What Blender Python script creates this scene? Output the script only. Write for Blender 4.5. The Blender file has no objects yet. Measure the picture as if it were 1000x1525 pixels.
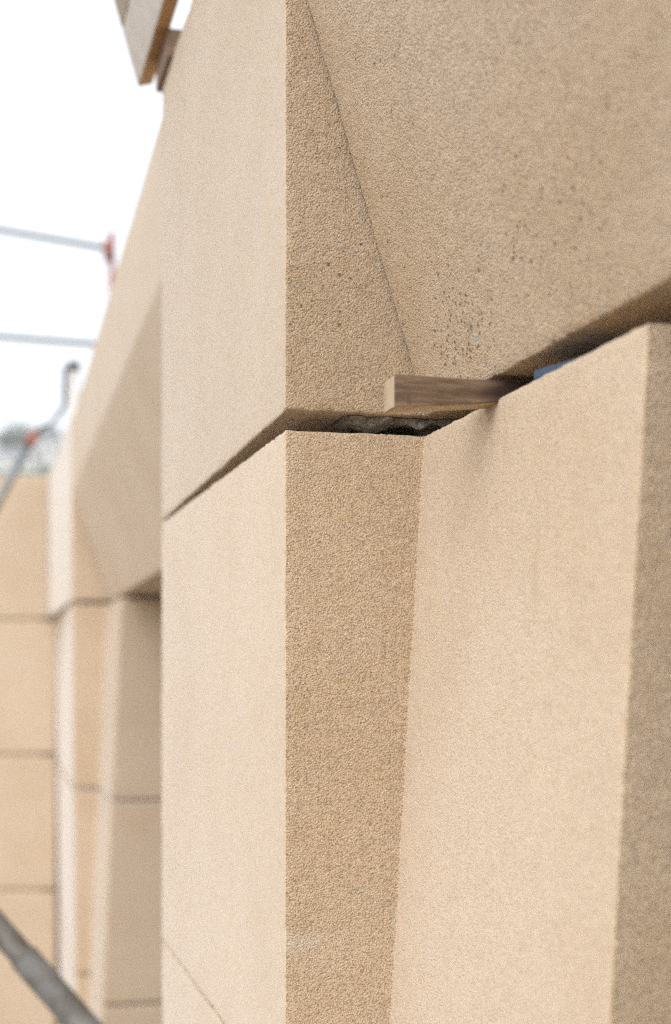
import bpy, bmesh, math, random
import numpy as np
from mathutils import Vector, Matrix
from mathutils.geometry import tessellate_polygon
DEBUG = False

scene = bpy.context.scene
C = scene.collection
R = math.radians
random.seed(7)
EYE = 1.55                                   # camera height above the site ground

# ------------------------------------------------------------------ camera
cam_d = bpy.data.cameras.new('camera')
cam = bpy.data.objects.new('camera', cam_d)
C.objects.link(cam)
cam.location = (0, 0, EYE)
cam.rotation_euler = (R(90), 0, 0)
cam_d.sensor_fit = 'VERTICAL'
cam_d.sensor_height = 36
cam_d.sensor_width = 24
cam_d.lens = 50
cam_d.shift_y = 0.1538
cam_d.clip_start = 0.02
cam_d.clip_end = 6000
cam_d.dof.use_dof = True
cam_d.dof.focus_distance = 1.16
cam_d.dof.aperture_fstop = 4.0
scene.camera = cam

# ------------------------------------------------------------------ light
SUN = Vector((-0.46, -0.82, 0.85)).normalized()
world = bpy.data.worlds.new('World')
scene.world = world
world.use_nodes = True
wt = world.node_tree
for n in list(wt.nodes):
    wt.nodes.remove(n)
sky = wt.nodes.new('ShaderNodeTexSky')
sky.sky_type = 'NISHITA'
sky.sun_disc = False
sky.sun_elevation = math.asin(SUN.z)
sky.sun_rotation = math.atan2(SUN.x, SUN.y)
sky.air_density = 1.0
sky.dust_density = 4.0
sky.ozone_density = 1.0
hs = wt.nodes.new('ShaderNodeHueSaturation')          # an overcast sky: nearly colourless
hs.inputs['Saturation'].default_value = 0.22
bg = wt.nodes.new('ShaderNodeBackground')
bg.inputs['Strength'].default_value = 0.14
wo = wt.nodes.new('ShaderNodeOutputWorld')
wt.links.new(sky.outputs[0], hs.inputs['Color'])
cloud = wt.nodes.new('ShaderNodeMix')                  # an even layer of bright cloud over most of it
cloud.data_type = 'RGBA'
cloud.inputs[0].default_value = 0.75
cloud.inputs[7].default_value = (8.4, 8.9, 9.6, 1)
wt.links.new(hs.outputs[0], cloud.inputs[6])
wt.links.new(cloud.outputs[2], bg.inputs['Color'])
wt.links.new(bg.outputs[0], wo.inputs['Surface'])

sun_d = bpy.data.lights.new('sun', 'SUN')
sun_d.energy = 1.5
sun_d.angle = R(80)
sun_d.color = (1.0, 0.97, 0.93)
sun = bpy.data.objects.new('sun', sun_d)
C.objects.link(sun)
sun.rotation_euler = SUN.to_track_quat('Z', 'Y').to_euler()

scene.cycles.volume_bounces = 3
scene.cycles.use_adaptive_sampling = False
scene.cycles.use_denoising = False
scene.cycles.sampling_pattern = 'BLUE_NOISE'
scene.view_settings.view_transform = 'Standard'
scene.view_settings.look = 'None'
scene.view_settings.gamma = 1.0
scene.view_settings.use_curve_mapping = False
scene.view_settings.exposure = 0.34

# ------------------------------------------------------------------ node helpers
def new_mat(name):
    m = bpy.data.materials.new(name)
    m.use_nodes = True
    nt = m.node_tree
    b = nt.nodes['Principled BSDF']
    return m, nt, b

def nd(nt, t, **kw):
    n = nt.nodes.new(t)
    for k, v in kw.items():
        if hasattr(n, k):
            setattr(n, k, v)
        else:
            n.inputs[k].default_value = v
    return n

def mathn(nt, op, a, b=None, c=None, clamp=False):
    n = nt.nodes.new('ShaderNodeMath')
    n.operation = op
    n.use_clamp = clamp
    for i, v in enumerate((a, b, c)):
        if v is None:
            continue
        if isinstance(v, (int, float)):
            n.inputs[i].default_value = v
        else:
            nt.links.new(v, n.inputs[i])
    return n.outputs[0]

def rng(nt, v, a, b, c=0.0, d=1.0, smooth=True):
    n = nt.nodes.new('ShaderNodeMapRange')
    n.interpolation_type = 'SMOOTHSTEP' if smooth else 'LINEAR'
    n.clamp = True if not smooth else n.clamp
    nt.links.new(v, n.inputs[0])
    for i, x in enumerate((a, b, c, d)):
        n.inputs[i + 1].default_value = x
    return n.outputs[0]

def mix(nt, f, a, b, mode='MIX'):
    n = nt.nodes.new('ShaderNodeMix')
    n.data_type = 'RGBA'
    n.blend_type = mode
    if isinstance(f, (int, float)):
        n.inputs[0].default_value = f
    else:
        nt.links.new(f, n.inputs[0])
    for i, v in ((6, a), (7, b)):
        if isinstance(v, tuple):
            n.inputs[i].default_value = (*v, 1) if len(v) == 3 else v
        else:
            nt.links.new(v, n.inputs[i])
    return n.outputs[2]

def noise(nt, vec, scale, detail=2.0, rough=0.5):
    n = nt.nodes.new('ShaderNodeTexNoise')
    n.inputs['Scale'].default_value = scale
    n.inputs['Detail'].default_value = detail
    n.inputs['Roughness'].default_value = rough
    nt.links.new(vec, n.inputs['Vector'])
    return n

def voro(nt, vec, scale):
    n = nt.nodes.new('ShaderNodeTexVoronoi')
    n.inputs['Scale'].default_value = scale
    nt.links.new(vec, n.inputs['Vector'])
    return n

def blob(nt, pos, centre, radii, wob=None, lo=1.0, hi=0.0):
    """A soft ellipsoid mask round a point of the object's own space."""
    s = nt.nodes.new('ShaderNodeVectorMath'); s.operation = 'SUBTRACT'
    nt.links.new(pos, s.inputs[0]); s.inputs[1].default_value = centre
    d = nt.nodes.new('ShaderNodeVectorMath'); d.operation = 'DIVIDE'
    nt.links.new(s.outputs[0], d.inputs[0]); d.inputs[1].default_value = radii
    l = nt.nodes.new('ShaderNodeVectorMath'); l.operation = 'LENGTH'
    nt.links.new(d.outputs[0], l.inputs[0])
    v = l.outputs['Value']
    if wob is not None:
        v = mathn(nt, 'ADD', v, wob)
    return rng(nt, v, lo, hi)

# ------------------------------------------------------------------ limestone
LIGHT = (0.79, 0.615, 0.435)
MID = (0.73, 0.528, 0.33)
OCHRE = (0.60, 0.40, 0.20)
PITC = (0.30, 0.19, 0.09)

def stone(name, seed=0.0, tone=1.0, warm=0.0, bump=1.0, pits=0.0, marks=(), focus=(), sheen=0.6, near=True):
    m, nt, b = new_mat(name)
    tc = nd(nt, 'ShaderNodeTexCoord')
    mp = nd(nt, 'ShaderNodeMapping')
    mp.inputs['Location'].default_value = (seed * 1.7, seed * 0.9, seed * 2.3)
    nt.links.new(tc.outputs['Object'], mp.inputs['Vector'])
    p = mp.outputs[0]
    # grains (ooids) about 1.5 mm across, each its own tint
    g = voro(nt, p, 680)
    g2 = voro(nt, p, 450)
    sep = nd(nt, 'ShaderNodeSeparateColor')
    nt.links.new(g.outputs['Color'], sep.inputs[0])
    sep2 = nd(nt, 'ShaderNodeSeparateColor')
    nt.links.new(g2.outputs['Color'], sep2.inputs[0])
    fine = noise(nt, p, 1000, 1.0)
    mid = noise(nt, p, 55, 3.0, 0.6)
    big = noise(nt, p, 4.5, 4.0, 0.6)
    st = nd(nt, 'ShaderNodeMapping')
    st.inputs['Scale'].default_value = (2.0, 2.0, 14.0)
    nt.links.new(p, st.inputs['Vector'])
    bed = noise(nt, st.outputs[0], 2.2, 3.0, 0.6)
    col = mix(nt, rng(nt, sep.outputs[0], 0.0, 1.0, 0, 0.6, False), LIGHT, MID)
    col = mix(nt, rng(nt, sep2.outputs[1], 0.80, 0.95, 0, 0.28), col, OCHRE)
    col = mix(nt, rng(nt, big.outputs[0], 0.35, 0.70, 0, 0.30 + warm), col, OCHRE)
    col = mix(nt, rng(nt, bed.outputs[0], 0.45, 0.72, 0, 0.09), col, (0.74, 0.60, 0.45))
    col = mix(nt, rng(nt, mid.outputs[0], 0.50, 0.75, 0, 0.22), col, OCHRE)
    # small hollows between grains
    hol = noise(nt, p, 430, 1.5, 0.55)
    clus = noise(nt, p, 22, 2.0)
    thr = mathn(nt, 'MULTIPLY_ADD', clus.outputs[0], -0.22, 0.715)
    over = mathn(nt, 'SUBTRACT', hol.outputs[0], thr)
    hole = mathn(nt, 'MULTIPLY', rng(nt, over, 0.0, 0.09), 0.5)
    dots = voro(nt, p, 420)                            # pinholes where a grain has dropped out
    sd = nd(nt, 'ShaderNodeSeparateColor')
    nt.links.new(dots.outputs['Color'], sd.inputs[0])
    dwob = mathn(nt, 'MULTIPLY_ADD', fine.outputs[0], 0.5, -0.25)
    drad = mathn(nt, 'MULTIPLY_ADD', sd.outputs[1], -0.28, mathn(nt, 'ADD', dots.outputs['Distance'], dwob))
    dpick = rng(nt, mathn(nt, 'MULTIPLY_ADD', clus.outputs[0], 0.5, sd.outputs[0]), 0.58, 0.70)
    dot = mathn(nt, 'MULTIPLY', dpick, rng(nt, drad, 0.16, 0.0))
    pit = mathn(nt, 'MAXIMUM', hole, dot)
    if pits > 0:
        big_pit = voro(nt, p, 215)
        sp = nd(nt, 'ShaderNodeSeparateColor')
        nt.links.new(big_pit.outputs['Color'], sp.inputs[0])
        cl2 = noise(nt, p, 9, 2.0)
        dens = rng(nt, cl2.outputs[0], 0.45, 0.70, 0.0, 0.12)
        for (c, rr, amt) in focus:
            dens = mathn(nt, 'MULTIPLY_ADD', blob(nt, tc.outputs['Object'], c, rr), amt, dens)
        pick = rng(nt, mathn(nt, 'ADD', sp.outputs[0], dens), 0.99, 1.05)
        wob = mathn(nt, 'MULTIPLY_ADD', fine.outputs[0], 0.25, -0.12)
        rad = rng(nt, mathn(nt, 'ADD', big_pit.outputs['Distance'], wob), 0.44, 0.20)
        big_pit_m = mathn(nt, 'MULTIPLY', mathn(nt, 'MULTIPLY', pick, rad), pits)
        pit = mathn(nt, 'MAXIMUM', pit, big_pit_m)
    col = mix(nt, mathn(nt, 'MULTIPLY', pit, 0.38), col, PITC)
    if pits > 0:
        col = mix(nt, mathn(nt, 'MULTIPLY', big_pit_m, 0.85), col, (0.22, 0.12, 0.05))
    for (c, rr, colr, amt) in marks:
        w = mathn(nt, 'MULTIPLY_ADD', mid.outputs[0], 0.9, -0.45)
        mk = blob(nt, tc.outputs['Object'], c, rr, w)
        col = mix(nt, mathn(nt, 'MULTIPLY', mk, amt), col, colr)
    hsv = nd(nt, 'ShaderNodeHueSaturation')
    hsv.inputs['Value'].default_value = tone
    hsv.inputs['Saturation'].default_value = 0.97 if near else 0.86
    nt.links.new(col, hsv.inputs['Color'])
    nt.links.new(hsv.outputs[0], b.inputs['Base Color'])
    b.inputs['Roughness'].default_value = 0.58
    b.inputs['Specular IOR Level'].default_value = 0.5
    b.inputs['Sheen Weight'].default_value = sheen          # white sheen, weighted per stone to stand in for sky light
    b.inputs['Sheen Roughness'].default_value = 0.2
    h = mathn(nt, 'MULTIPLY', mathn(nt, 'POWER', g.outputs['Distance'], 2.0), -1.3)     # rounded grains
    h = mathn(nt, 'MULTIPLY_ADD', sep.outputs[1], 0.25, h)
    h = mathn(nt, 'MULTIPLY_ADD', fine.outputs[0], 0.25, h)
    h = mathn(nt, 'MULTIPLY_ADD', hol.outputs[0], -0.6, h)
    h = mathn(nt, 'MULTIPLY_ADD', pit, -1.1, h)
    bp = nd(nt, 'ShaderNodeBump')
    bp.inputs['Strength'].default_value = min(1.0, 0.9 * bump)
    bp.inputs['Distance'].default_value = 0.0016
    nt.links.new(h, bp.inputs['Height'])
    if near:                                              # a grain too small to see farther off
        nt.links.new(bp.outputs[0], b.inputs['Normal'])
    return m

def plain(name, c1, c2, scale=20, rough=0.6, metal=0.0, bump=0.2, stretch=(1, 1, 1)):
    m, nt, b = new_mat(name)
    tc = nd(nt, 'ShaderNodeTexCoord')
    mp = nd(nt, 'ShaderNodeMapping')
    mp.inputs['Scale'].default_value = stretch
    nt.links.new(tc.outputs['Object'], mp.inputs['Vector'])
    n = noise(nt, mp.outputs[0], scale, 4.0, 0.6)
    nt.links.new(mix(nt, rng(nt, n.outputs[0], 0.35, 0.65), c1, c2), b.inputs['Base Color'])
    b.inputs['Roughness'].default_value = rough
    b.inputs['Metallic'].default_value = metal
    bp = nd(nt, 'ShaderNodeBump')
    bp.inputs['Strength'].default_value = bump
    bp.inputs['Distance'].default_value = 0.002
    nt.links.new(n.outputs[0], bp.inputs['Height'])
    nt.links.new(bp.outputs[0], b.inputs['Normal'])
    return m

def wood(name, light, dark, grain=60, knots=True, axis=0, stain=None):
    m, nt, b = new_mat(name)
    tc = nd(nt, 'ShaderNodeTexCoord')
    mp = nd(nt, 'ShaderNodeMapping')
    s = [1.0, 1.0, 1.0]
    s[axis] = 0.07
    mp.inputs['Scale'].default_value = s
    nt.links.new(tc.outputs['Object'], mp.inputs['Vector'])
    wob = noise(nt, tc.outputs['Object'], 26, 2.0)
    ad = nd(nt, 'ShaderNodeVectorMath'); ad.operation = 'ADD'
    sc = nd(nt, 'ShaderNodeVectorMath'); sc.operation = 'SCALE'
    sc.inputs['Scale'].default_value = 0.006
    nt.links.new(wob.outputs['Color'], sc.inputs[0])
    nt.links.new(mp.outputs[0], ad.inputs[0]); nt.links.new(sc.outputs[0], ad.inputs[1])
    n = noise(nt, ad.outputs[0], grain * 6, 3.0, 0.65)
    n2 = noise(nt, ad.outputs[0], grain * 2, 2.0, 0.5)
    f = mathn(nt, 'MULTIPLY_ADD', n2.outputs[0], 0.6, mathn(nt, 'MULTIPLY', n.outputs[0], 0.4))
    col = mix(nt, rng(nt, f, 0.38, 0.62), dark, light)
    if knots:
        k = voro(nt, tc.outputs['Object'], 48)
        kk = rng(nt, k.outputs['Distance'], 0.16, 0.05)
        col = mix(nt, mathn(nt, 'MULTIPLY', kk, 0.8), col, (0.07, 0.04, 0.025))
    if stain:
        st = blob(nt, tc.outputs['Object'], stain[0], stain[1],
                  mathn(nt, 'MULTIPLY_ADD', n2.outputs[0], 0.5, -0.25), 0.80, 0.40)
        col = mix(nt, mathn(nt, 'MULTIPLY', st, stain[3]), col, stain[2])
    nt.links.new(col, b.inputs['Base Color'])
    b.inputs['Roughness'].default_value = 0.75
    bp = nd(nt, 'ShaderNodeBump')
    bp.inputs['Strength'].default_value = 0.45
    bp.inputs['Distance'].default_value = 0.0012
    nt.links.new(f, bp.inputs['Height'])
    nt.links.new(bp.outputs[0], b.inputs['Normal'])
    return m

# ------------------------------------------------------------------ object helpers
def tag(o, label=None, cat=None, group=None, kind=None):
    for k, v in (('label', label), ('category', cat), ('group', group), ('kind', kind)):
        if v:
            o[k] = v
    return o

def empty(name, loc, label, cat, group=None):
    o = bpy.data.objects.new(name, None)
    o.empty_display_size = 0.1
    C.objects.link(o)
    o.location = loc
    return tag(o, label, cat, group)

def link_mesh(name, verts, faces, mats, parent=None, origin=None, smooth=None, mat_idx=None):
    """verts in world space; the object's origin is put at ORIGIN."""
    v = np.asarray(verts, dtype=float)
    if origin is None:
        lo, hi = v.min(0), v.max(0)
        origin = ((lo[0] + hi[0]) / 2, (lo[1] + hi[1]) / 2, lo[2])
    origin = np.array(origin, dtype=float)
    me = bpy.data.meshes.new(name)
    me.from_pydata((v - origin).tolist(), [], faces)
    bm = bmesh.new(); bm.from_mesh(me)
    bmesh.ops.recalc_face_normals(bm, faces=bm.faces)
    bm.to_mesh(me); bm.free()
    if not isinstance(mats, (list, tuple)):
        mats = [mats]
    for m in mats:
        me.materials.append(m)
    if smooth is not None:
        me.polygons.foreach_set('use_smooth', smooth)
    if mat_idx is not None:
        me.polygons.foreach_set('material_index', mat_idx)
    me.update()
    o = bpy.data.objects.new(name, me)
    C.objects.link(o)
    if parent is not None:
        o.parent = parent
        o.location = Vector(origin) - parent.location
    else:
        o.location = origin
    return o

def vnoise(p, size, seed):
    q = p / size + seed * 17.31
    i = np.floor(q).astype(np.int64)
    f = q - i
    f = f * f * (3 - 2 * f)
    def h(ix, iy, iz):
        n = (ix * 374761393 + iy * 668265263 + iz * 2147483647 + seed * 974711) & 0xffffffff
        n = ((n ^ (n >> 13)) * 1274126177) & 0xffffffff
        n = ((n ^ (n >> 16)) * 2246822519) & 0xffffffff
        return (n & 0xffff) / 65535.0
    r = 0
    for a in (0, 1):
        for b in (0, 1):
            for c in (0, 1):
                w = ((f[..., 0] if a else 1 - f[..., 0]) * (f[..., 1] if b else 1 - f[..., 1])
                     * (f[..., 2] if c else 1 - f[..., 2]))
                r = r + w * h(i[..., 0] + a, i[..., 1] + b, i[..., 2] + c)
    return r

def loft(name, poly, lo, hi, rows, to_world, mat, parent=None, spacing=0.05, rad=0.0015,
         amp=0.0, chip=0.0, seed=1, chip_ends=True, origin=None, sides=None):
    """A stone: the closed outline POLY(t) (n x 2) swept from LO(a,b) to HI(a,b), arrises rounded by RAD, faces uneven
    by AMP and arrises nibbled by CHIP. SPACING: one number, or one per side."""
    P = np.array(poly(0.5), float)
    n = len(P)
    sp = spacing if isinstance(spacing, (list, tuple)) else [spacing] * n
    svals, side_of = [], []
    for i in range(n):
        L = np.linalg.norm(P[(i + 1) % n] - P[i])
        k = max(1, int(round((L - 2 * rad) / sp[i])))
        sv = np.linspace(rad / L, 1 - rad / L, k + 1)
        if sp[i] > 2 * rad:                               # hold the rounding to the arris itself
            sv = np.sort(np.concatenate([sv, [2 * rad / L, 1 - 2 * rad / L]]))
        svals.append(sv)
        side_of += [i] * (len(sv) + 1)
    area = 0.5 * sum(P[i][0] * P[(i + 1) % n][1] - P[(i + 1) % n][0] * P[i][1] for i in range(n))
    sgn = 1.0 if area > 0 else -1.0
    rows = np.asarray(rows, float)
    length = float(np.mean(np.abs(hi(P[:, 0], P[:, 1]) - lo(P[:, 0], P[:, 1]))))
    table = [(0.0, 0.0, 0.7 * rad), (0.0, 0.3 * rad, 0.3 * rad), (0.0, rad, 0.0)]
    table += [(0.0, 2 * rad, 0.0)]
    table += [(t, 0.0, 0.0) for t in rows[(rows > 3.2 * rad / length) & (rows < 1.0 - 3.2 * rad / length)]]
    table += [(1.0, -2 * rad, 0.0), (1.0, -rad, 0.0), (1.0, -0.3 * rad, 0.3 * rad), (1.0, 0.0, 0.7 * rad)]
    ring = []
    for (t, off, inset) in table:
        P = np.array(poly(t), float)
        pts, nor, dcor = [], [], []
        for i in range(n):
            A, B, Z = P[i], P[(i + 1) % n], P[i - 1]
            d = B - A; L = np.linalg.norm(d); d = d / L
            dz = A - Z; dz = dz / np.linalg.norm(dz)
            on = sgn * np.array([d[1], -d[0]]); onz = sgn * np.array([dz[1], -dz[0]])
            c = A + 0.293 * rad * (d - dz)
            nn = on + onz; nn = nn / max(1e-6, np.linalg.norm(nn))
            conv = sgn * (dz[0] * d[1] - dz[1] * d[0]) > 0
            pts.append(c[None]); nor.append(nn[None]); dcor.append(np.array([0.0 if conv else 9.0]))
            s = svals[i][:, None]
            pts.append(A + (B - A) * s); nor.append(np.repeat(on[None], len(s), 0))
            nxt = P[(i + 2) % n] - B
            conv2 = sgn * (d[0] * nxt[1] - d[1] * nxt[0]) > 0
            dd = np.minimum(s[:, 0] * L if conv else 9.0, (1 - s[:, 0]) * L if conv2 else 9.0)
            dcor.append(np.broadcast_to(dd, (len(s),)))
        pts = np.concatenate(pts); nor = np.concatenate(nor); dcor = np.concatenate(dcor)
        pts = pts - nor * inset
        l, h = lo(pts[:, 0], pts[:, 1]), hi(pts[:, 0], pts[:, 1])
        ax = l + (h - l) * t + off * np.sign(h - l)
        ring.append((pts, nor, dcor, ax, np.abs(ax - l), np.abs(h - ax)))
    pts = np.stack([r[0] for r in ring]); nor = np.stack([r[1] for r in ring])
    dcor = np.stack([r[2] for r in ring]); ax = np.stack([r[3] for r in ring])
    dend = np.minimum(np.stack([r[4] for r in ring]), np.stack([r[5] for r in ring]))
    p3 = np.concatenate([pts, ax[..., None]], -1)
    if amp or chip:
        d = amp * ((vnoise(p3, 0.0035, seed) - 0.5) * 1.0 + (vnoise(p3, 0.010, seed + 1) - 0.5) * 1.2
                   + (vnoise(p3, 0.05, seed + 2) - 0.5) * 1.5)
        de = np.minimum(dcor, dend) if chip_ends else dcor
        c = (np.clip(vnoise(p3, 0.009, seed + 3) - 0.50, 0, 1) * 1.6
             + np.clip(vnoise(p3, 0.030, seed + 4) - 0.67, 0, 1) * 4.5
             + np.clip(vnoise(p3, 0.0030, seed + 5) - 0.30, 0, 1) * 0.9)
        d = d - chip * c * np.exp(-(de / 0.0045) ** 2)
        pts = pts + nor * d[..., None]
        if chip_ends:                                     # end arrises wander along the axis too
            mid_ax = ax.mean()
            e = (vnoise(p3, 0.012, seed + 6) - 0.5) * 1.2 + (vnoise(p3, 0.004, seed + 7) - 0.5)
            ax = ax - np.sign(ax - mid_ax) * np.exp(-(dend / 0.003) ** 2) * chip * 0.7 * (e + 0.3)
    m, k = pts.shape[:2]
    W = to_world(pts[..., 0].ravel(), pts[..., 1].ravel(), ax.ravel())
    idx = np.arange(m * k).reshape(m, k)
    a, b = idx[:-1], np.roll(idx, -1, 1)[:-1]
    c, d_ = np.roll(idx, -1, 1)[1:], idx[1:]
    faces = np.stack([a, b, c, d_], -1).reshape(-1, 4).tolist()
    ns = len(faces)
    for row in (0, m - 1):                                # end faces, cut into triangles in plan
        plan = [Vector((x, y, 0)) for x, y in pts[row]]
        tris = tessellate_polygon([plan])
        faces += [[int(idx[row, q]) for q in t] for t in tris]
    sm = [True] * ns + [False] * (len(faces) - ns)
    mi = None
    if sides:
        mi = [sides[q] for q in side_of] * (m - 1) + [0] * (len(faces) - ns)
    if DEBUG:
        x, y = pts[0, :, 0], pts[0, :, 1]
        a1 = 0.5 * abs(np.sum(x * np.roll(y, -1) - np.roll(x, -1) * y))
        a2 = 0.0
        for t in tris:
            (p, q, r) = [pts[m - 1, int(i)] for i in t]
            a2 += 0.5 * abs((q[0] - p[0]) * (r[1] - p[1]) - (r[0] - p[0]) * (q[1] - p[1]))
        print('CAP', name, round(a1, 5), round(a2, 5))
    return link_mesh(name, W, faces, mat, parent, origin=origin, smooth=sm, mat_idx=mi)

class Frame:
    """u runs along a wall away from the camera, r into the wall, h is height above the eye."""
    def __init__(s, O, d):
        s.O = np.array(O, float)
        s.u = np.array((d, 1.0)) / math.hypot(d, 1.0)
        s.n = np.array((s.u[1], -s.u[0]))
    def __call__(s, u, r, h):
        u, r, h = np.broadcast_arrays(np.asarray(u, float), np.asarray(r, float), np.asarray(h, float))
        return np.stack([s.O[0] + u * s.u[0] + r * s.n[0], s.O[1] + u * s.u[1] + r * s.n[1], h + EYE], -1)
    def pt(s, u, r, h):
        return Vector(s(u, r, h).reshape(3).tolist())

def const(v):
    return lambda a, b: np.full_like(a, v)

def hexa(name, pts8, mat, parent=None, bevel=0.0, segs=2, mat_idx=None, origin=None):
    """A six-sided solid from 8 world points: bottom four in order, top four above them."""
    f = [(0, 1, 2, 3), (4, 5, 6, 7), (0, 1, 5, 4), (1, 2, 6, 5), (2, 3, 7, 6), (3, 0, 4, 7)]
    o = link_mesh(name, pts8, f, mat, parent, mat_idx=mat_idx, origin=origin)
    if bevel:
        bm = bmesh.new(); bm.from_mesh(o.data)
        bmesh.ops.bevel(bm, geom=list(bm.edges), offset=bevel, segments=segs, affect='EDGES', profile=0.6)
        bm.to_mesh(o.data); bm.free()
    return o

def frame_box(fr, u0, u1, r0, r1, h0, h1):
    return [fr.pt(u, r, h) for h in (h0, h1) for (u, r) in ((u0, r0), (u1, r0), (u1, r1), (u0, r1))]

def tube(name, a, b, radius, mat, parent=None, segs=16, wall=0.0, bulge=None):
    """A round tube from A to B with open-looking, dished ends; BULGE: [(t, radius)] profile."""
    a, b = Vector(a), Vector(b)
    ax = (b - a).normalized()
    s = ax.orthogonal().normalized(); q = ax.cross(s)
    prof = bulge or [(0, radius), (1, radius)]
    L = (b - a).length
    if wall:
        prof = [(min(0.5, 0.03 / L), radius - wall), (0, radius - wall)] + prof + [(1, radius - wall), (max(0.5, 1 - 0.03 / L), radius - wall)]
    verts, faces, sm = [], [], []
    for (t, r) in prof:
        for k in range(segs):
            an = 2 * math.pi * k / segs
            verts.append(a + (b - a) * t + (s * math.cos(an) + q * math.sin(an)) * r)
    for j in range(len(prof) - 1):
        for k in range(segs):
            faces.append((j * segs + k, j * segs + (k + 1) % segs, (j + 1) * segs + (k + 1) % segs, (j + 1) * segs + k))
            sm.append(True)
    faces.append(tuple(range(segs))); faces.append(tuple(range((len(prof) - 1) * segs, len(prof) * segs)))
    sm += [False, False]
    return link_mesh(name, [tuple(v) for v in verts], faces, mat, parent, smooth=sm)

def polytube(name, pts, radius, mat, parent=None, segs=10):
    pts = [Vector(p) for p in pts]
    verts, faces = [], []
    for i, p in enumerate(pts):
        d = (pts[min(i + 1, len(pts) - 1)] - pts[max(i - 1, 0)]).normalized()
        s = d.orthogonal().normalized(); q = d.cross(s)
        for k in range(segs):
            an = 2 * math.pi * k / segs
            verts.append(tuple(p + (s * math.cos(an) + q * math.sin(an)) * radius))
    for j in range(len(pts) - 1):
        for k in range(segs):
            faces.append((j * segs + k, j * segs + (k + 1) % segs, (j + 1) * segs + (k + 1) % segs, (j + 1) * segs + k))
    faces.append(tuple(range(segs))); faces.append(tuple(range((len(pts) - 1) * segs, len(pts) * segs)))
    return link_mesh(name, verts, faces, mat, parent, smooth=[True] * (len(faces) - 2) + [False, False])

# ------------------------------------------------------------------ ground, hill
m_ground = plain('site_ground', (0.23, 0.17, 0.105), (0.17, 0.125, 0.08), 1.5, 0.9)
g = link_mesh('ground', [(-450, -250, 0), (450, -250, 0), (450, 630, 0), (-450, 630, 0)], [(0, 1, 2, 3)], m_ground,
              origin=(0, 0, 0))
tag(g, kind='structure')

m_hill = plain('hill_grass', (0.10, 0.12, 0.05), (0.15, 0.15, 0.08), 0.05, 0.95)
def hill_h(x, y):
    t = min(1.0, max(0.0, (y - 150) / 260.0))
    base = 62 * t * t * (3 - 2 * t)
    return base * (1 + 0.05 * math.sin(x * 0.021 + 1.0) + 0.03 * math.sin(x * 0.06)) - 0.5
hv, hf = [], []
nx, ny = 60, 26
for j in range(ny):
    for i in range(nx):
        x = -420 + i * 12.0
        y = 150 + j * 18.0
        hv.append((x, y, hill_h(x, y)))
for j in range(ny - 1):
    for i in range(nx - 1):
        hf.append((j * nx + i, j * nx + i + 1, (j + 1) * nx + i + 1, (j + 1) * nx + i))
hill = link_mesh('hill', hv, hf, m_hill, origin=(0, 300, 0), smooth=[True] * len(hf))
tag(hill, kind='structure')

# ------------------------------------------------------------------ near bay
NEAR = Frame((-0.0425, 1.2), -0.2597)
L_A, R_C, L_C, BACK = 0.784, 0.1235, 0.417, 0.40
JOINT, COURSE = 0.2023, 0.575
LEAN = 0.0605

def rc(h):
    return max(0.004, R_C - LEAN * (JOINT - h))

pil = empty('stone_pilaster', NEAR.pt(0.35, 0.2, -EYE),
            'stepped limestone pilaster in the foreground, below the open joint with the wooden wedge', 'pilaster')

o1 = NEAR.pt(0, 0, 0)
def course(h0, h1, fine, seed, mat, gap=0.0):
    def poly(t):
        h = h0 + (h1 - h0) * t
        r = rc(h)
        return [(L_A + L_C, BACK), (L_A + L_C, r), (L_A, r), (L_A, 0), (0, 0), (0, r), (-L_C, r), (-L_C, BACK)]
    if fine:
        sp = [0.1, 0.05, 0.03, 0.0042, 0.0021, 0.0021, 0.012, 0.1]
        rows = np.linspace(0, 1, int((h1 - h0) / 0.0021))
    else:
        sp = [0.1, 0.05, 0.03, 0.02, 0.02, 0.02, 0.05, 0.1]
        rows = np.linspace(0, 1, 20)
    return loft('stone_block', poly, const(h0), const(h1), rows, NEAR, mat, pil, sp, 0.0013,
                0.00055 if fine else 0.0003, 0.0013, seed, sides=[0, 2, 0, 1, 0, 2, 0, 0])

# the block's own origin is needed for its marks: base centre of its bounding box
def local(fr_pt, origin):
    return tuple(np.array(fr_pt) - np.array(origin))

corners = NEAR(np.array([L_A + L_C, L_A, -L_C, -L_C, 0]), np.array([BACK, 0, R_C, BACK, 0]), 0.0)
cx = (corners[:, 0].min() + corners[:, 0].max()) / 2
cy = (corners[:, 1].min() + corners[:, 1].max()) / 2
base = (cx, cy, EYE + JOINT - COURSE + 0.0025)
near_marks = [
    (local(NEAR.pt(-0.164, R_C, 0.193), base), (0.015, 0.015, 0.014), (0.27, 0.14, 0.05), 0.85),
    (local(NEAR.pt(-0.165, R_C, 0.176), base), (0.010, 0.010, 0.030), (0.40, 0.24, 0.11), 0.40),
    (local(NEAR.pt(-0.235, R_C, 0.166), base), (0.009, 0.009, 0.018), (0.80, 0.72, 0.62), 0.9),
    (local(NEAR.pt(-0.225, R_C, 0.172), base), (0.004, 0.004, 0.010), (0.78, 0.70, 0.60), 0.7),
    (local(NEAR.pt(0.0, 0.024, -0.231), base), (0.036, 0.036, 0.012), (0.76, 0.64, 0.48), 0.9),
    (local(NEAR.pt(-0.24, 0.095, -0.28), base), (0.007, 0.007, 0.010), (0.45, 0.28, 0.12), 0.5),
    (local(NEAR.pt(-0.265, R_C, 0.07), base), (0.010, 0.010, 0.05), (0.50, 0.34, 0.19), 0.35),
]
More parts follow.
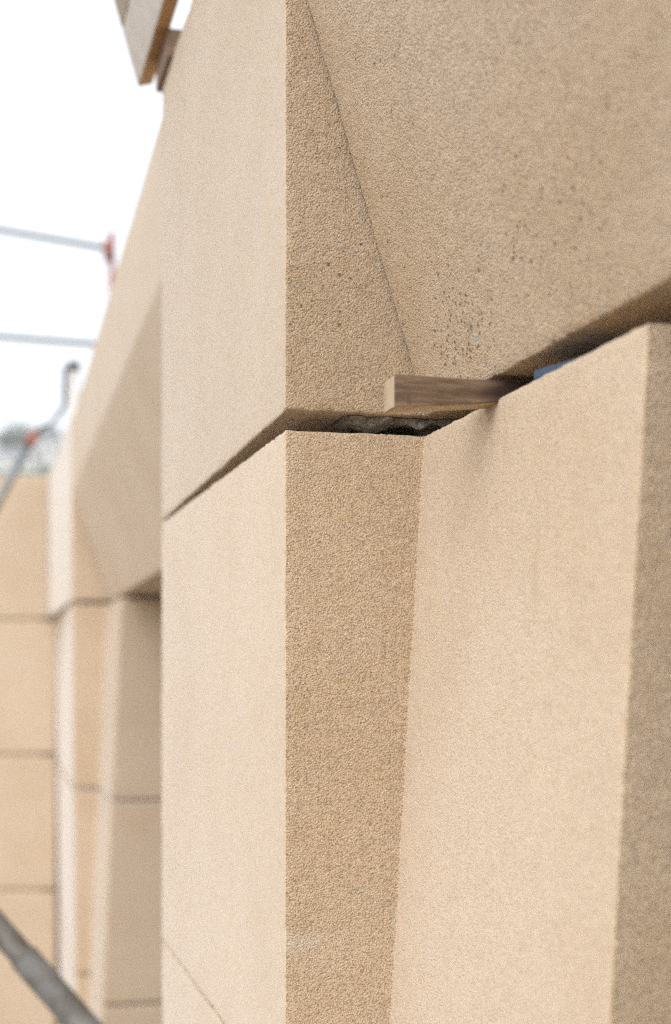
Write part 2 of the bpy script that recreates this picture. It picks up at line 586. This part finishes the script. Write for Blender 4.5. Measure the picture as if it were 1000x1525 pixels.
m_near = [stone('limestone_rough', 1.0, 1.0, 0.0, 1.0, 0.0, near_marks),
          stone('limestone_honed', 1.0, 1.0, 0.0, 0.30, 0.0, near_marks, sheen=1.0),  # smoother face; extra sheen whitens the side turned to the sky
          stone('limestone_sawn', 1.0, 1.0, 0.0, 0.60, 0.0, near_marks)]
m_near_low = [stone('limestone_low', 3.3, 1.0, 0.0, 0.8), stone('limestone_low_honed', 3.3, 1.0, 0.0, 0.3, sheen=1.0),
              stone('limestone_low_sawn', 3.3, 1.0, 0.0, 0.6)]
HEAD0 = NEAR.pt(0.4, 0.2, JOINT)
def on_head(u, r, h):
    return local(NEAR.pt(u, r, h), HEAD0)
SMUDGE = (0.42, 0.33, 0.24)
HEAD_MARKS = ([(on_head(0.612, 0, 0.772), (0.020, 0.02, 0.012), SMUDGE, 0.7), (on_head(0.60, 0, 0.745), (0.012, 0.01, 0.012), SMUDGE, 0.6),
                (on_head(0.492, 0, 0.726), (0.008, 0.01, 0.016), SMUDGE, 0.6), (on_head(0.572, 0, 0.697), (0.012, 0.01, 0.014), SMUDGE, 0.6),
                (on_head(0.67, 0, 0.65), (0.014, 0.01, 0.012), SMUDGE, 0.4), (on_head(0.30, 0, 0.52), (0.005, 0.005, 0.008), SMUDGE, 0.6),
                (on_head(0.0, 0.058, 0.357), (0.012, 0.012, 0.004), (0.70, 0.62, 0.52), 0.6)],
               [(on_head(0.0, 0.05, 0.355), (0.045, 0.045, 0.013), 0.42), (on_head(0.0, 0.035, 0.425), (0.04, 0.04, 0.012), 0.28),
                (on_head(0.0, 0.03, 0.30), (0.05, 0.05, 0.02), 0.14)])
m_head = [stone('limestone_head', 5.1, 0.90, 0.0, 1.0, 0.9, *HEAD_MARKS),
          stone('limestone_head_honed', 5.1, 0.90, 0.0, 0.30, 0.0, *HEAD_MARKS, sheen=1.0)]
LIN0 = NEAR.pt(-1.15, 0.2, JOINT)
def on_splay(u, h):
    return local(NEAR.pt(u, R_C * (1 - (h - 0.2197) / 0.4073), h), LIN0)
m_lintel = stone('limestone_lintel', 8.4, 1.06, 0.06, 1.0, 1.0,
                 [(on_splay(-0.152, 0.253), (0.006, 0.006, 0.010), (0.72, 0.68, 0.62), 1.0),
                  (on_splay(-0.150, 0.259), (0.0028, 0.0028, 0.006), (0.06, 0.035, 0.02), 1.0),
                  (on_splay(-0.362, 0.226), (0.007, 0.007, 0.005), (0.60, 0.56, 0.48), 0.7),
                  (on_splay(-0.372, 0.222), (0.004, 0.004, 0.003), (0.55, 0.33, 0.10), 0.8),
                  (on_splay(-0.215, 0.30), (0.006, 0.006, 0.009), (0.70, 0.62, 0.50), 0.5)],
                 [(on_splay(-0.125, 0.262), (0.085, 0.085, 0.070), 0.60), (on_splay(-0.28, 0.28), (0.16, 0.16, 0.08), 0.16)], sheen=0.12)
m_far = stone('limestone_far', 2.2, 0.86, 0.0, 0.3, sheen=1.0, near=False)
m_far_lintel = stone('limestone_far_lintel', 6.6, 0.84, 0.0, 0.3, sheen=0.12, near=False)
m_return = stone('limestone_return', 9.7, 0.84, 0.0, 0.3, sheen=0.3, near=False)

course(JOINT - COURSE + 0.0025, JOINT, True, 11, m_near)
course(JOINT - 2 * COURSE + 0.0025, JOINT - COURSE, False, 21, m_near_low)
course(-EYE, JOINT - 2 * COURSE, False, 31, m_near_low)

# head block: it tips a little, so the joint under it is open at the corner and shut at its far end
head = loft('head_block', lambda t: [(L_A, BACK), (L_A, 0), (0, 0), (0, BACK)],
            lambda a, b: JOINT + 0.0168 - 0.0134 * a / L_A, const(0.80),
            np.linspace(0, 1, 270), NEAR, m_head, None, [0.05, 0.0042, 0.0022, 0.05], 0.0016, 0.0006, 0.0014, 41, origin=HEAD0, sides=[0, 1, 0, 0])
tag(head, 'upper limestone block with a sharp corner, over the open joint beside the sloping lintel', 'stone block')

# lintel: a block with a splayed face that runs on toward and past the camera
E_TOP, E_LEN = 0.627, 2.3
def lin_poly(t):
    u = -0.0015 - E_LEN * t
    hb = JOINT + 0.0174
    return [(BACK, hb), (R_C, hb), (0.0, E_TOP), (0.0, 0.80), (BACK, 0.80)]
rows = np.concatenate([np.linspace(0, 0.42 / E_LEN, 200), np.linspace(0.43 / E_LEN, 1, 30)])
lin_map = lambda a, b, c: NEAR(c, a, b)
lintel = loft('lintel_stone', lin_poly, const(-0.0026), const(-0.0026 - E_LEN), rows, lin_map, m_lintel, None,
              [0.05, 0.0022, 0.02, 0.05, 0.05], 0.0016, 0.0006, 0.0021, 51, chip_ends=False, origin=LIN0)
tag(lintel, 'broad limestone lintel with a pitted sloping face, resting over the wooden wedge and blue shim', 'lintel')

# ------------------------------------------------------------------ things in the open joint
m_mortar = plain('mortar', (0.34, 0.31, 0.265), (0.13, 0.115, 0.095), 320, 0.95, 0, 1.0)
mor = empty('mortar_bed', NEAR.pt(0.0, 0.2, JOINT), 'rough grey mortar squeezed into the open joint below the head block', 'mortar')
def lump(name, fr, u0, u1, r0, r1, h0, h1, seed, cells=(26, 14), hang=False):
    verts, faces = [], []
    nu, nr = cells
    for j in range(nr + 1):
        for i in range(nu + 1):
            verts.append((u0 + (u1 - u0) * i / nu, r0 + (r1 - r0) * j / nr, h1))
    top = len(verts)
    for j in range(nr + 1):
        for i in range(nu + 1):
            verts.append((u0 + (u1 - u0) * i / nu, r0 + (r1 - r0) * j / nr, h0))
    v = np.array(verts)
    nz = vnoise(v, 0.011, seed); nz2 = vnoise(v, 0.004, seed + 1)
    edge = np.minimum.reduce([(v[:, 0] - u0), (u1 - v[:, 0]), (v[:, 1] - r0), (r1 - v[:, 1])])
    fall = np.clip(edge / 0.012, 0, 1) ** 0.6
    up = np.arange(len(v)) < top
    v[up, 2] = h0 + (h1 - h0) * (0.35 + 0.65 * fall[up]) * (0.55 + 0.75 * nz[up] + 0.25 * (nz2[up] - 0.5))
    v[:, 2] = np.minimum(v[:, 2], h1)
    if hang:                                             # torn: thick knobs with hollows between them
        lim = np.clip(vnoise(v, 0.019, seed + 3) * 1.7 - 0.25, 0.06, 1.0)
        v[up, 2] = h0 + (v[up, 2] - h0) * lim[up]
    v[:, 0] += (vnoise(v * np.array([1.0, 1.0, 0.3]), 0.012, seed + 2) - 0.5) * 0.016 * (fall < 0.9)
    if hang:
        v[:, 2] = h0 + h1 - v[:, 2]
    w = fr(v[:, 0], v[:, 1], v[:, 2])
    q = lambda i, j, o: o + j * (nu + 1) + i
    for j in range(nr):
        for i in range(nu):
            faces.append((q(i, j, 0), q(i + 1, j, 0), q(i + 1, j + 1, 0), q(i, j + 1, 0)))
            faces.append((q(i, j, top), q(i + 1, j, top), q(i + 1, j + 1, top), q(i, j + 1, top)))
    for i in range(nu):
        for j in (0, nr):
            faces.append((q(i, j, 0), q(i + 1, j, 0), q(i + 1, j, top), q(i, j, top)))
    for j in range(nr):
        for i in (0, nu):
            faces.append((q(i, j, 0), q(i, j + 1, 0), q(i, j + 1, top), q(i, j, top)))
    return link_mesh(name, w, faces, m_mortar, mor)
lump('bed', NEAR, 0.07, 0.74, 0.09, 0.38, JOINT + 0.0005, JOINT + 0.016, 61, (40, 20))
lump('bed', NEAR, -0.40, 0.03, 0.20, 0.38, JOINT + 0.0005, JOINT + 0.015, 64, (30, 14))
lump('lump', NEAR, 0.010, 0.066, 0.056, 0.160, JOINT + 0.0015, JOINT + 0.0162, 67, (34, 44), True)
lump('lump', NEAR, 0.034, 0.068, 0.070, 0.150, JOINT + 0.0004, JOINT + 0.006, 90, (24, 34))

# wooden wedge, thick end out
m_w_side = wood('wedge_weathered', (0.26, 0.175, 0.112), (0.135, 0.085, 0.052), 85, True, 0,
                ((0.075, 0.0, 0.020), (0.060, 0.08, 0.06), (0.045, 0.02, 0.014), 1.0))
m_w_pale = wood('wedge_pale', (0.58, 0.46, 0.32), (0.46, 0.34, 0.22), 40, False, 0)
m_w_end = wood('wedge_end_grain', (0.55, 0.42, 0.28), (0.42, 0.30, 0.18), 40, False, 2)
U0, U1 = -0.177, -0.150
wo_h0, wo_h1 = 0.1915, 0.2160
in_h0, in_h1 = 0.2040, 0.2150
w_out, w_in = R_C - 0.081, R_C + 0.055
pts = []
for (h_out, h_in) in ((wo_h0, in_h0), (wo_h1, in_h1)):
    pts += [NEAR.pt(U0, w_out, h_out), NEAR.pt(U0, w_in, h_in), NEAR.pt(U1, w_in, h_in), NEAR.pt(U1, w_out, h_out)]
wedge = hexa('wooden_wedge', pts, [m_w_side, m_w_pale, m_w_end], None, 0.0008, 2, [1, 0, 0, 0, 0, 2],
             origin=NEAR.pt((U0 + U1) / 2, R_C - 0.05, 0.1868))
# its own axes run along the grain, so the wood figure follows it
ang = math.atan2(NEAR.n[1], NEAR.n[0])
wedge.data.transform(Matrix.Rotation(-ang, 4, 'Z'))
wedge.rotation_euler = (0, 0, ang)
tag(wedge, 'weathered brown wooden wedge sticking out of the joint between the stones', 'wedge')

m_blue = plain('blue_plastic', (0.03, 0.07, 0.13), (0.04, 0.085, 0.15), 60, 0.45, 0, 0.1)
shim = hexa('plastic_shim', [NEAR.pt(u, r, JOINT + h) for hh in ((0.0003, 0.0003), (0.0012, 0.0082))
                              for (u, r, h) in ((-0.318, R_C + 0.003, hh[0]), (-0.238, R_C + 0.003, hh[1]),
                                                (-0.238, R_C + 0.05, hh[1]), (-0.318, R_C + 0.05, hh[0]))],
            m_blue, None, 0.0004)
tag(shim, 'thin tapered blue plastic shim in the joint, next to the wooden wedge', 'shim')

# ------------------------------------------------------------------ far bay
FAR = Frame((-0.815, 4.39), -0.253)
F_LA, F_RC, F_LC = 1.455, 0.108, 0.43
fp = empty('far_pilaster', FAR.pt(0.7, 0.2, -EYE),
           'blurred limestone pilaster at the far end of the window bay, beside the return wall', 'pilaster')
def far_course(h0, h1, seed):
    def poly(t):
        h = h0 + (h1 - h0) * t
        d = JOINT - h
        r = max(0.02, F_RC - 0.045 * d)
        a1 = min(r - 0.012, 0.010 * d)
        return [(F_LA, BACK), (F_LA, 0.027 + 0.013 * d), (0, a1), (0, r), (-F_LC, r), (-F_LC, BACK)]
    loft('stone_block', poly, const(h0), const(h1), np.linspace(0, 1, 12), FAR, m_far, fp, 0.06, 0.004, 0.0004, 0.001, seed)
far_course(JOINT - COURSE + 0.007, JOINT, 71)
far_course(JOINT - 2 * COURSE + 0.007, JOINT - COURSE, 72)
far_course(-EYE, JOINT - 2 * COURSE, 73)
fh = loft('head_block', lambda t: [(F_LA, BACK), (F_LA, 0), (0, 0), (0, BACK)], const(JOINT + 0.011), const(0.79),
          np.linspace(0, 1, 12), FAR, m_far, None, 0.06, 0.004, 0.0004, 0.001, 75)
tag(fh, 'bright narrow limestone block topping the far pilaster, next to the return wall', 'stone block')

FL = Frame((-0.239, 1.971), -0.2375)
FL_LEN = 2.4805
far_lin = loft('lintel_stone', lambda t: [(BACK, JOINT + 0.010), (0.118, JOINT + 0.010), (0.0, 0.548), (0.0, 0.775), (BACK, 0.775)],
               const(0.0), const(FL_LEN), np.linspace(0, 1, 20), lambda a, b, c: FL(c, a, b), m_far_lintel, None, 0.05,
               0.004, 0.0004, 0.001, 77, chip_ends=False)
tag(far_lin, 'blurred limestone lintel spanning the window bay, its shaded face splayed like a wedge', 'lintel')

# far mortar joint fills (recessed, dark)
for (u0, u1, r0, r1) in ((0.02, F_LA - 0.02, 0.02, BACK - 0.02),):
    b = hexa('mortar_joint', frame_box(FAR, u0, u1, r0 + 0.03, r1, JOINT + 0.0005, JOINT + 0.0105), m_mortar, None)
    tag(b, 'thin mortar joint between the blocks of the far pilaster', 'mortar')

# return wall across the end
rw = empty('return_wall', (-2.4, 5.98, 0), 'blurred tan limestone return wall closing the far end of the facade', 'wall')
RY, RT = 5.80, 0.79
hs_ = [RT, JOINT - 0.003, JOINT - 0.556, JOINT - 1.108, -EYE]
for k in range(4):
    x = -1.172 if k == 0 else -1.142
    first = True
    while x > -3.7:
        w = (0.55 if k % 2 else 0.95) if first else 0.95
        first = False
        x0, x1 = x - w + 0.005, x
        top, bot = hs_[k], hs_[k + 1] + (0.011 if k < 3 else 0)
        loft('stone_block', lambda t, a=x0, c=x1: [(a, RY), (c, RY), (c, RY + 0.35), (a, RY + 0.35)],
             const(bot + EYE), const(top + EYE), np.linspace(0, 1, 6),
             lambda a, b, c: np.stack([a, b, c], -1), m_return, rw, 0.1, 0.005, 0.0004, 0.001, 80 + k)
        x -= w
# cores: bedding behind the joints, and an unseen wall added to stop light leaking in from behind
m_block = plain('concrete_block', (0.36, 0.34, 0.31), (0.28, 0.26, 0.24), 8, 0.95, 0, 0.6)
m_bed = plain('tan_mortar', (0.42, 0.32, 0.22), (0.36, 0.27, 0.18), 60, 0.95)
core = link_mesh('bedding', [(x, y, z) for z in (0.02, EYE + 0.77) for (x, y) in ((-3.68, RY + 0.006), (-1.2, RY + 0.006), (-1.2, RY + 0.33), (-3.68, RY + 0.33))],
                 [(0, 1, 2, 3), (4, 5, 6, 7), (0, 1, 5, 4), (1, 2, 6, 5), (2, 3, 7, 6), (3, 0, 4, 7)], m_bed, rw)
light_wall = hexa('unseen_light_wall', frame_box(NEAR, -2.4, 5.4, 0.46, 0.62, -EYE, 0.72), m_block, None)
tag(light_wall, 'unseen grey wall added behind the limestone facade to block light from behind', 'wall')

# ------------------------------------------------------------------ boards on top of the near bay
m_board = wood('scaffold_board_grey', (0.62, 0.565, 0.51), (0.55, 0.49, 0.44), 18, True, 0)
m_board_bounce = wood('scaffold_board_bounce', (0.52, 0.32, 0.15), (0.42, 0.24, 0.10), 18, False, 0)  # board undersides tinted orange to imitate warm light bounced from below
m_board2 = wood('scaffold_board_beige', (0.44, 0.38, 0.28), (0.34, 0.28, 0.20), 18, True, 0)
m_timber = wood('timber_packer', (0.26, 0.17, 0.11), (0.17, 0.10, 0.07), 18, False, 0)

def board(name, u0, u1, r_bot, h_bot, height, thick, tilt, mats, skew=0.0):
    up = Vector((-math.sin(tilt), math.cos(tilt)))          # (r, h): top leans outward
    side = Vector((math.cos(tilt), math.sin(tilt)))
    pts = []
    for (du, v) in ((0, 0.0), (skew, height)):
        for (uu, s) in ((u0, 0), (u1 + du, 0), (u1 + du, thick), (u0, thick)):
            q = Vector((r_bot, h_bot)) + up * v + side * s
            pts.append(NEAR.pt(uu, q.x, q.y))
    return hexa(name, pts, mats, None, 0.0015, 2, [1, 0, 0, 0, 0, 0])
TIL = R(16)
b1 = board('scaffold_board', -0.6, 0.875, -0.022, 0.836, 0.082, 0.022, TIL, [m_board, m_board_bounce])
tag(b1, 'grey scaffold board with warm bounce light coloured orange on its lower edge, leaning out above the stones', 'board')
top = Vector((-math.sin(TIL), math.cos(TIL))) * 0.085
b2 = board('scaffold_board', -0.6, 0.875, -0.022 + top.x, 0.836 + top.y, 0.11, 0.022, TIL, [m_board2, m_board_bounce])
tag(b2, 'beige scaffold board stacked edgewise on top of the grey board', 'board')
pk = hexa('timber_packer', frame_box(NEAR, 0.68, 0.80, -0.006, 0.10, 0.8005, 0.838), m_timber, None, 0.0015)
tag(pk, 'dark brown timber block between the scaffold boards and the stone top', 'timber block')

# ------------------------------------------------------------------ scaffold pieces
m_galv = plain('galvanised_steel', (0.30, 0.31, 0.31), (0.20, 0.21, 0.21), 30, 0.5, 0.6, 0.15)
m_rusty = plain('worn_steel', (0.20, 0.19, 0.175), (0.13, 0.115, 0.10), 22, 0.6, 0.3, 0.3)
m_red = plain('red_paint', (0.36, 0.12, 0.085), (0.31, 0.10, 0.07), 30, 0.5, 0, 0.1)
m_pale = plain('pale_tube', (0.74, 0.70, 0.66), (0.66, 0.62, 0.58), 30, 0.55, 0.0, 0.1)
m_black = plain('black_rubber', (0.035, 0.037, 0.04), (0.05, 0.05, 0.055), 30, 0.6, 0, 0.1)

gr = empty('guard_rail', (-1.16, 7.3, 0), 'two thin grey scaffold guard rails ending at a red post, against the white sky', 'guard rail')
tube('rail', (-3.96, 6.62, EYE + 2.46), (-1.163, 7.30, EYE + 2.16), 0.014, m_galv, gr)
tube('rail', (-3.96, 6.62, EYE + 1.735), (-1.163, 7.30, EYE + 1.665), 0.014, m_galv, gr)
tube('post', (-1.15, 7.31, 0), (-1.15, 7.31, EYE + 2.25), 0.017, m_red, gr, wall=0.004)
tube('rail_holder', (-1.165, 7.30, EYE + 2.10), (-1.165, 7.30, EYE + 2.20), 0.026, m_red, gr)

br = empty('scaffold_brace', (-0.36, 2.32, 0), 'worn grey scaffold brace crossing the bottom corner in front of the far wall', 'scaffold tube')
A = Vector((-1.10, 2.52, EYE + 0.12)); B = Vector((-0.36, 2.32, EYE - 0.64)) 
B2 = B + (B - A) * 0.9
tube('pipe', A, B2, 0.0212, m_rusty, br, 20, 0.004)
mid0 = A + (B - A) * 0.785
tube('sleeve', mid0, mid0 + (B - A).normalized() * 0.62, 0.0248, m_rusty, br, 20)

st = empty('scaffold_standard', (-1.04, 5.62, 0), 'pale upright scaffold tube with a dark cap, behind the top of the far pilaster', 'scaffold tube')

ds = empty('diagonal_strut', (-1.5, 6.6, 0), 'thin grey diagonal strut with a red clamp, over the return wall', 'scaffold tube')
tube('pipe', (-1.035, 5.62, 0), (-1.035, 5.62, EYE + 1.20), 0.0225, m_pale, st, 18, 0.004)
tube('cap', (-1.035, 5.62, EYE + 1.18), (-1.035, 5.62, EYE + 1.213), 0.026, m_black, st, 18)
tube('pipe', (-1.43, 5.55, EYE + 0.44), (-1.203, 5.62, EYE + 0.905), 0.017, m_galv, ds, 16, 0.003)
tube('clamp', (-1.212, 5.617, EYE + 0.885), (-1.188, 5.625, EYE + 0.935), 0.021, m_red, ds, 16)
polytube('cable', [(-1.19, 5.625, EYE + 0.93), (-1.165, 5.625, EYE + 0.955), (-1.135, 5.625, EYE + 0.965),
                   (-1.10, 5.625, EYE + 1.0), (-1.07, 5.622, EYE + 1.04), (-1.066, 5.60, EYE + 1.10), (-1.064, 5.60, EYE + 1.19)],
         0.009, m_black, ds)

# ------------------------------------------------------------------ far hillside
m_leaf = plain('foliage', (0.045, 0.065, 0.030), (0.085, 0.10, 0.045), 0.8, 0.8, 0, 0.0)
m_bark = plain('bark', (0.12, 0.09, 0.06), (0.08, 0.06, 0.04), 4, 0.9)
m_wall = plain('rendered_wall', (0.72, 0.70, 0.66), (0.64, 0.62, 0.58), 0.5, 0.9)
m_roof = plain('slate_roof', (0.26, 0.26, 0.28), (0.20, 0.20, 0.22), 2.0, 0.8)
m_glass = plain('dark_window', (0.05, 0.06, 0.07), (0.04, 0.05, 0.06), 2, 0.2)

def tree(x, y, height, width, label):
    z = hill_h(x, y)
    t = empty('tree', (x, y, z), label, 'tree', 'trees on the far hillside')
    tube('trunk', (x, y, z - 0.3), (x, y, z + height * 0.6), 0.3, m_bark, t, 8, bulge=[(0, 0.35), (0.5, 0.22), (1, 0.08)])
    rnd = random.Random(int(x * 13 + y))
    verts, faces = [], []
    lobes = [(rnd.uniform(-.3, .3) * width, rnd.uniform(-.3, .3) * width, height * rnd.uniform(0.40, 0.80), rnd.uniform(.22, .36) * width) for _ in range(9)]
    for (lx, ly, lz, lr) in lobes:
        for _ in range(110):
            d = Vector((rnd.gauss(0, 1), rnd.gauss(0, 1), rnd.gauss(0, 0.85))).normalized() * lr * rnd.uniform(0.6, 1.08)
            c = Vector((x + lx, y + ly, z + lz)) + d
            a = Vector((rnd.gauss(0, 1), rnd.gauss(0, 1), rnd.gauss(0, 1))).normalized()
            b = a.orthogonal().normalized()
            s = rnd.uniform(0.25, 0.5)
            k = len(verts)
            verts += [tuple(c - a * s), tuple(c + b * s * 0.6), tuple(c + a * s), tuple(c - b * s * 0.6)]
            faces.append((k, k + 1, k + 2, k + 3))
    link_mesh('crown', verts, faces, m_leaf, t)

for (x, y, h_, w_, lb) in (
        (-78.0, 352, 8.5, 9.0, 'far dark tree, widest of the crowns above the return wall'),
        (-83.5, 360, 6.5, 6.0, 'far small tree at the edge of the hillside crowns'),
        (-73.5, 366, 7.5, 6.5, 'far slim tree standing behind the white house'),
        (-92.0, 350, 8.0, 8.0, 'far tree beside the long roof on the hillside'),
        (-101.0, 362, 9.0, 9.0, 'far tall tree near the end of the hillside row')):
    tree(x, y, h_, w_, lb)

def house(x, y, w, d, h, roof_h, label):
    z = hill_h(x, y) - 0.4
    e = empty('house', (x, y, z), label, 'house')
    hexa('wall', [(x + sx * w / 2, y + sy * d / 2, zz) for zz in (z, z + h) for (sx, sy) in ((-1, -1), (1, -1), (1, 1), (-1, 1))], m_wall, e)
    v = [(x - w / 2 - .3, y - d / 2 - .3, z + h + 0.01), (x + w / 2 + .3, y - d / 2 - .3, z + h + 0.01), (x + w / 2 + .3, y + d / 2 + .3, z + h + 0.01),
         (x - w / 2 - .3, y + d / 2 + .3, z + h + 0.01), (x - w / 2 - .3, y, z + h + roof_h), (x + w / 2 + .3, y, z + h + roof_h)]
    link_mesh('roof', v, [(0, 1, 5, 4), (2, 3, 4, 5), (0, 4, 3), (1, 2, 5), (0, 3, 2, 1)], m_roof, e)
    k = max(2, int(w / 3))
    for i in range(k):
        wx = x - w / 2 + (i + 0.5) * w / k
        yy = y - d / 2 - 0.03
        hexa('window', [(wx + sx * 0.5, yy + sy * 0.06, zz) for zz in (z + h * 0.40, z + h * 0.8) for (sx, sy) in ((-1, -1), (1, -1), (1, 1), (-1, 1))], m_glass, e)
house(-78.0, 330, 17, 7, 3.6, 2.0, 'long far house with a grey roof seen just above the return wall')
house(-68.0, 340, 6, 6, 5.5, 1.5, 'white far house beside the top of the far pilaster')

# ------------------------------------------------------------------ air
hz_m = bpy.data.materials.new('haze_air')
hz_m.use_nodes = True
hn = hz_m.node_tree
hn.nodes.remove(hn.nodes['Principled BSDF'])
pv = hn.nodes.new('ShaderNodeVolumePrincipled')
pv.inputs['Color'].default_value = (0.93, 0.95, 0.98, 1)
pv.inputs['Density'].default_value = 0.0008
hn.links.new(pv.outputs[0], hn.nodes['Material Output'].inputs['Volume'])
X0, X1, Y0, Y1, Z0, Z1 = -460, 460, -260, 640, -1.2, 84
hz = link_mesh('haze', [(x, y, z) for z in (Z0, Z1) for (x, y) in ((X0, Y0), (X1, Y0), (X1, Y1), (X0, Y1))],
               [(0, 1, 2, 3), (4, 5, 6, 7), (0, 1, 5, 4), (1, 2, 6, 5), (2, 3, 7, 6), (3, 0, 4, 7)], hz_m, origin=(0, 0, Z0))
tag(hz, kind='stuff')
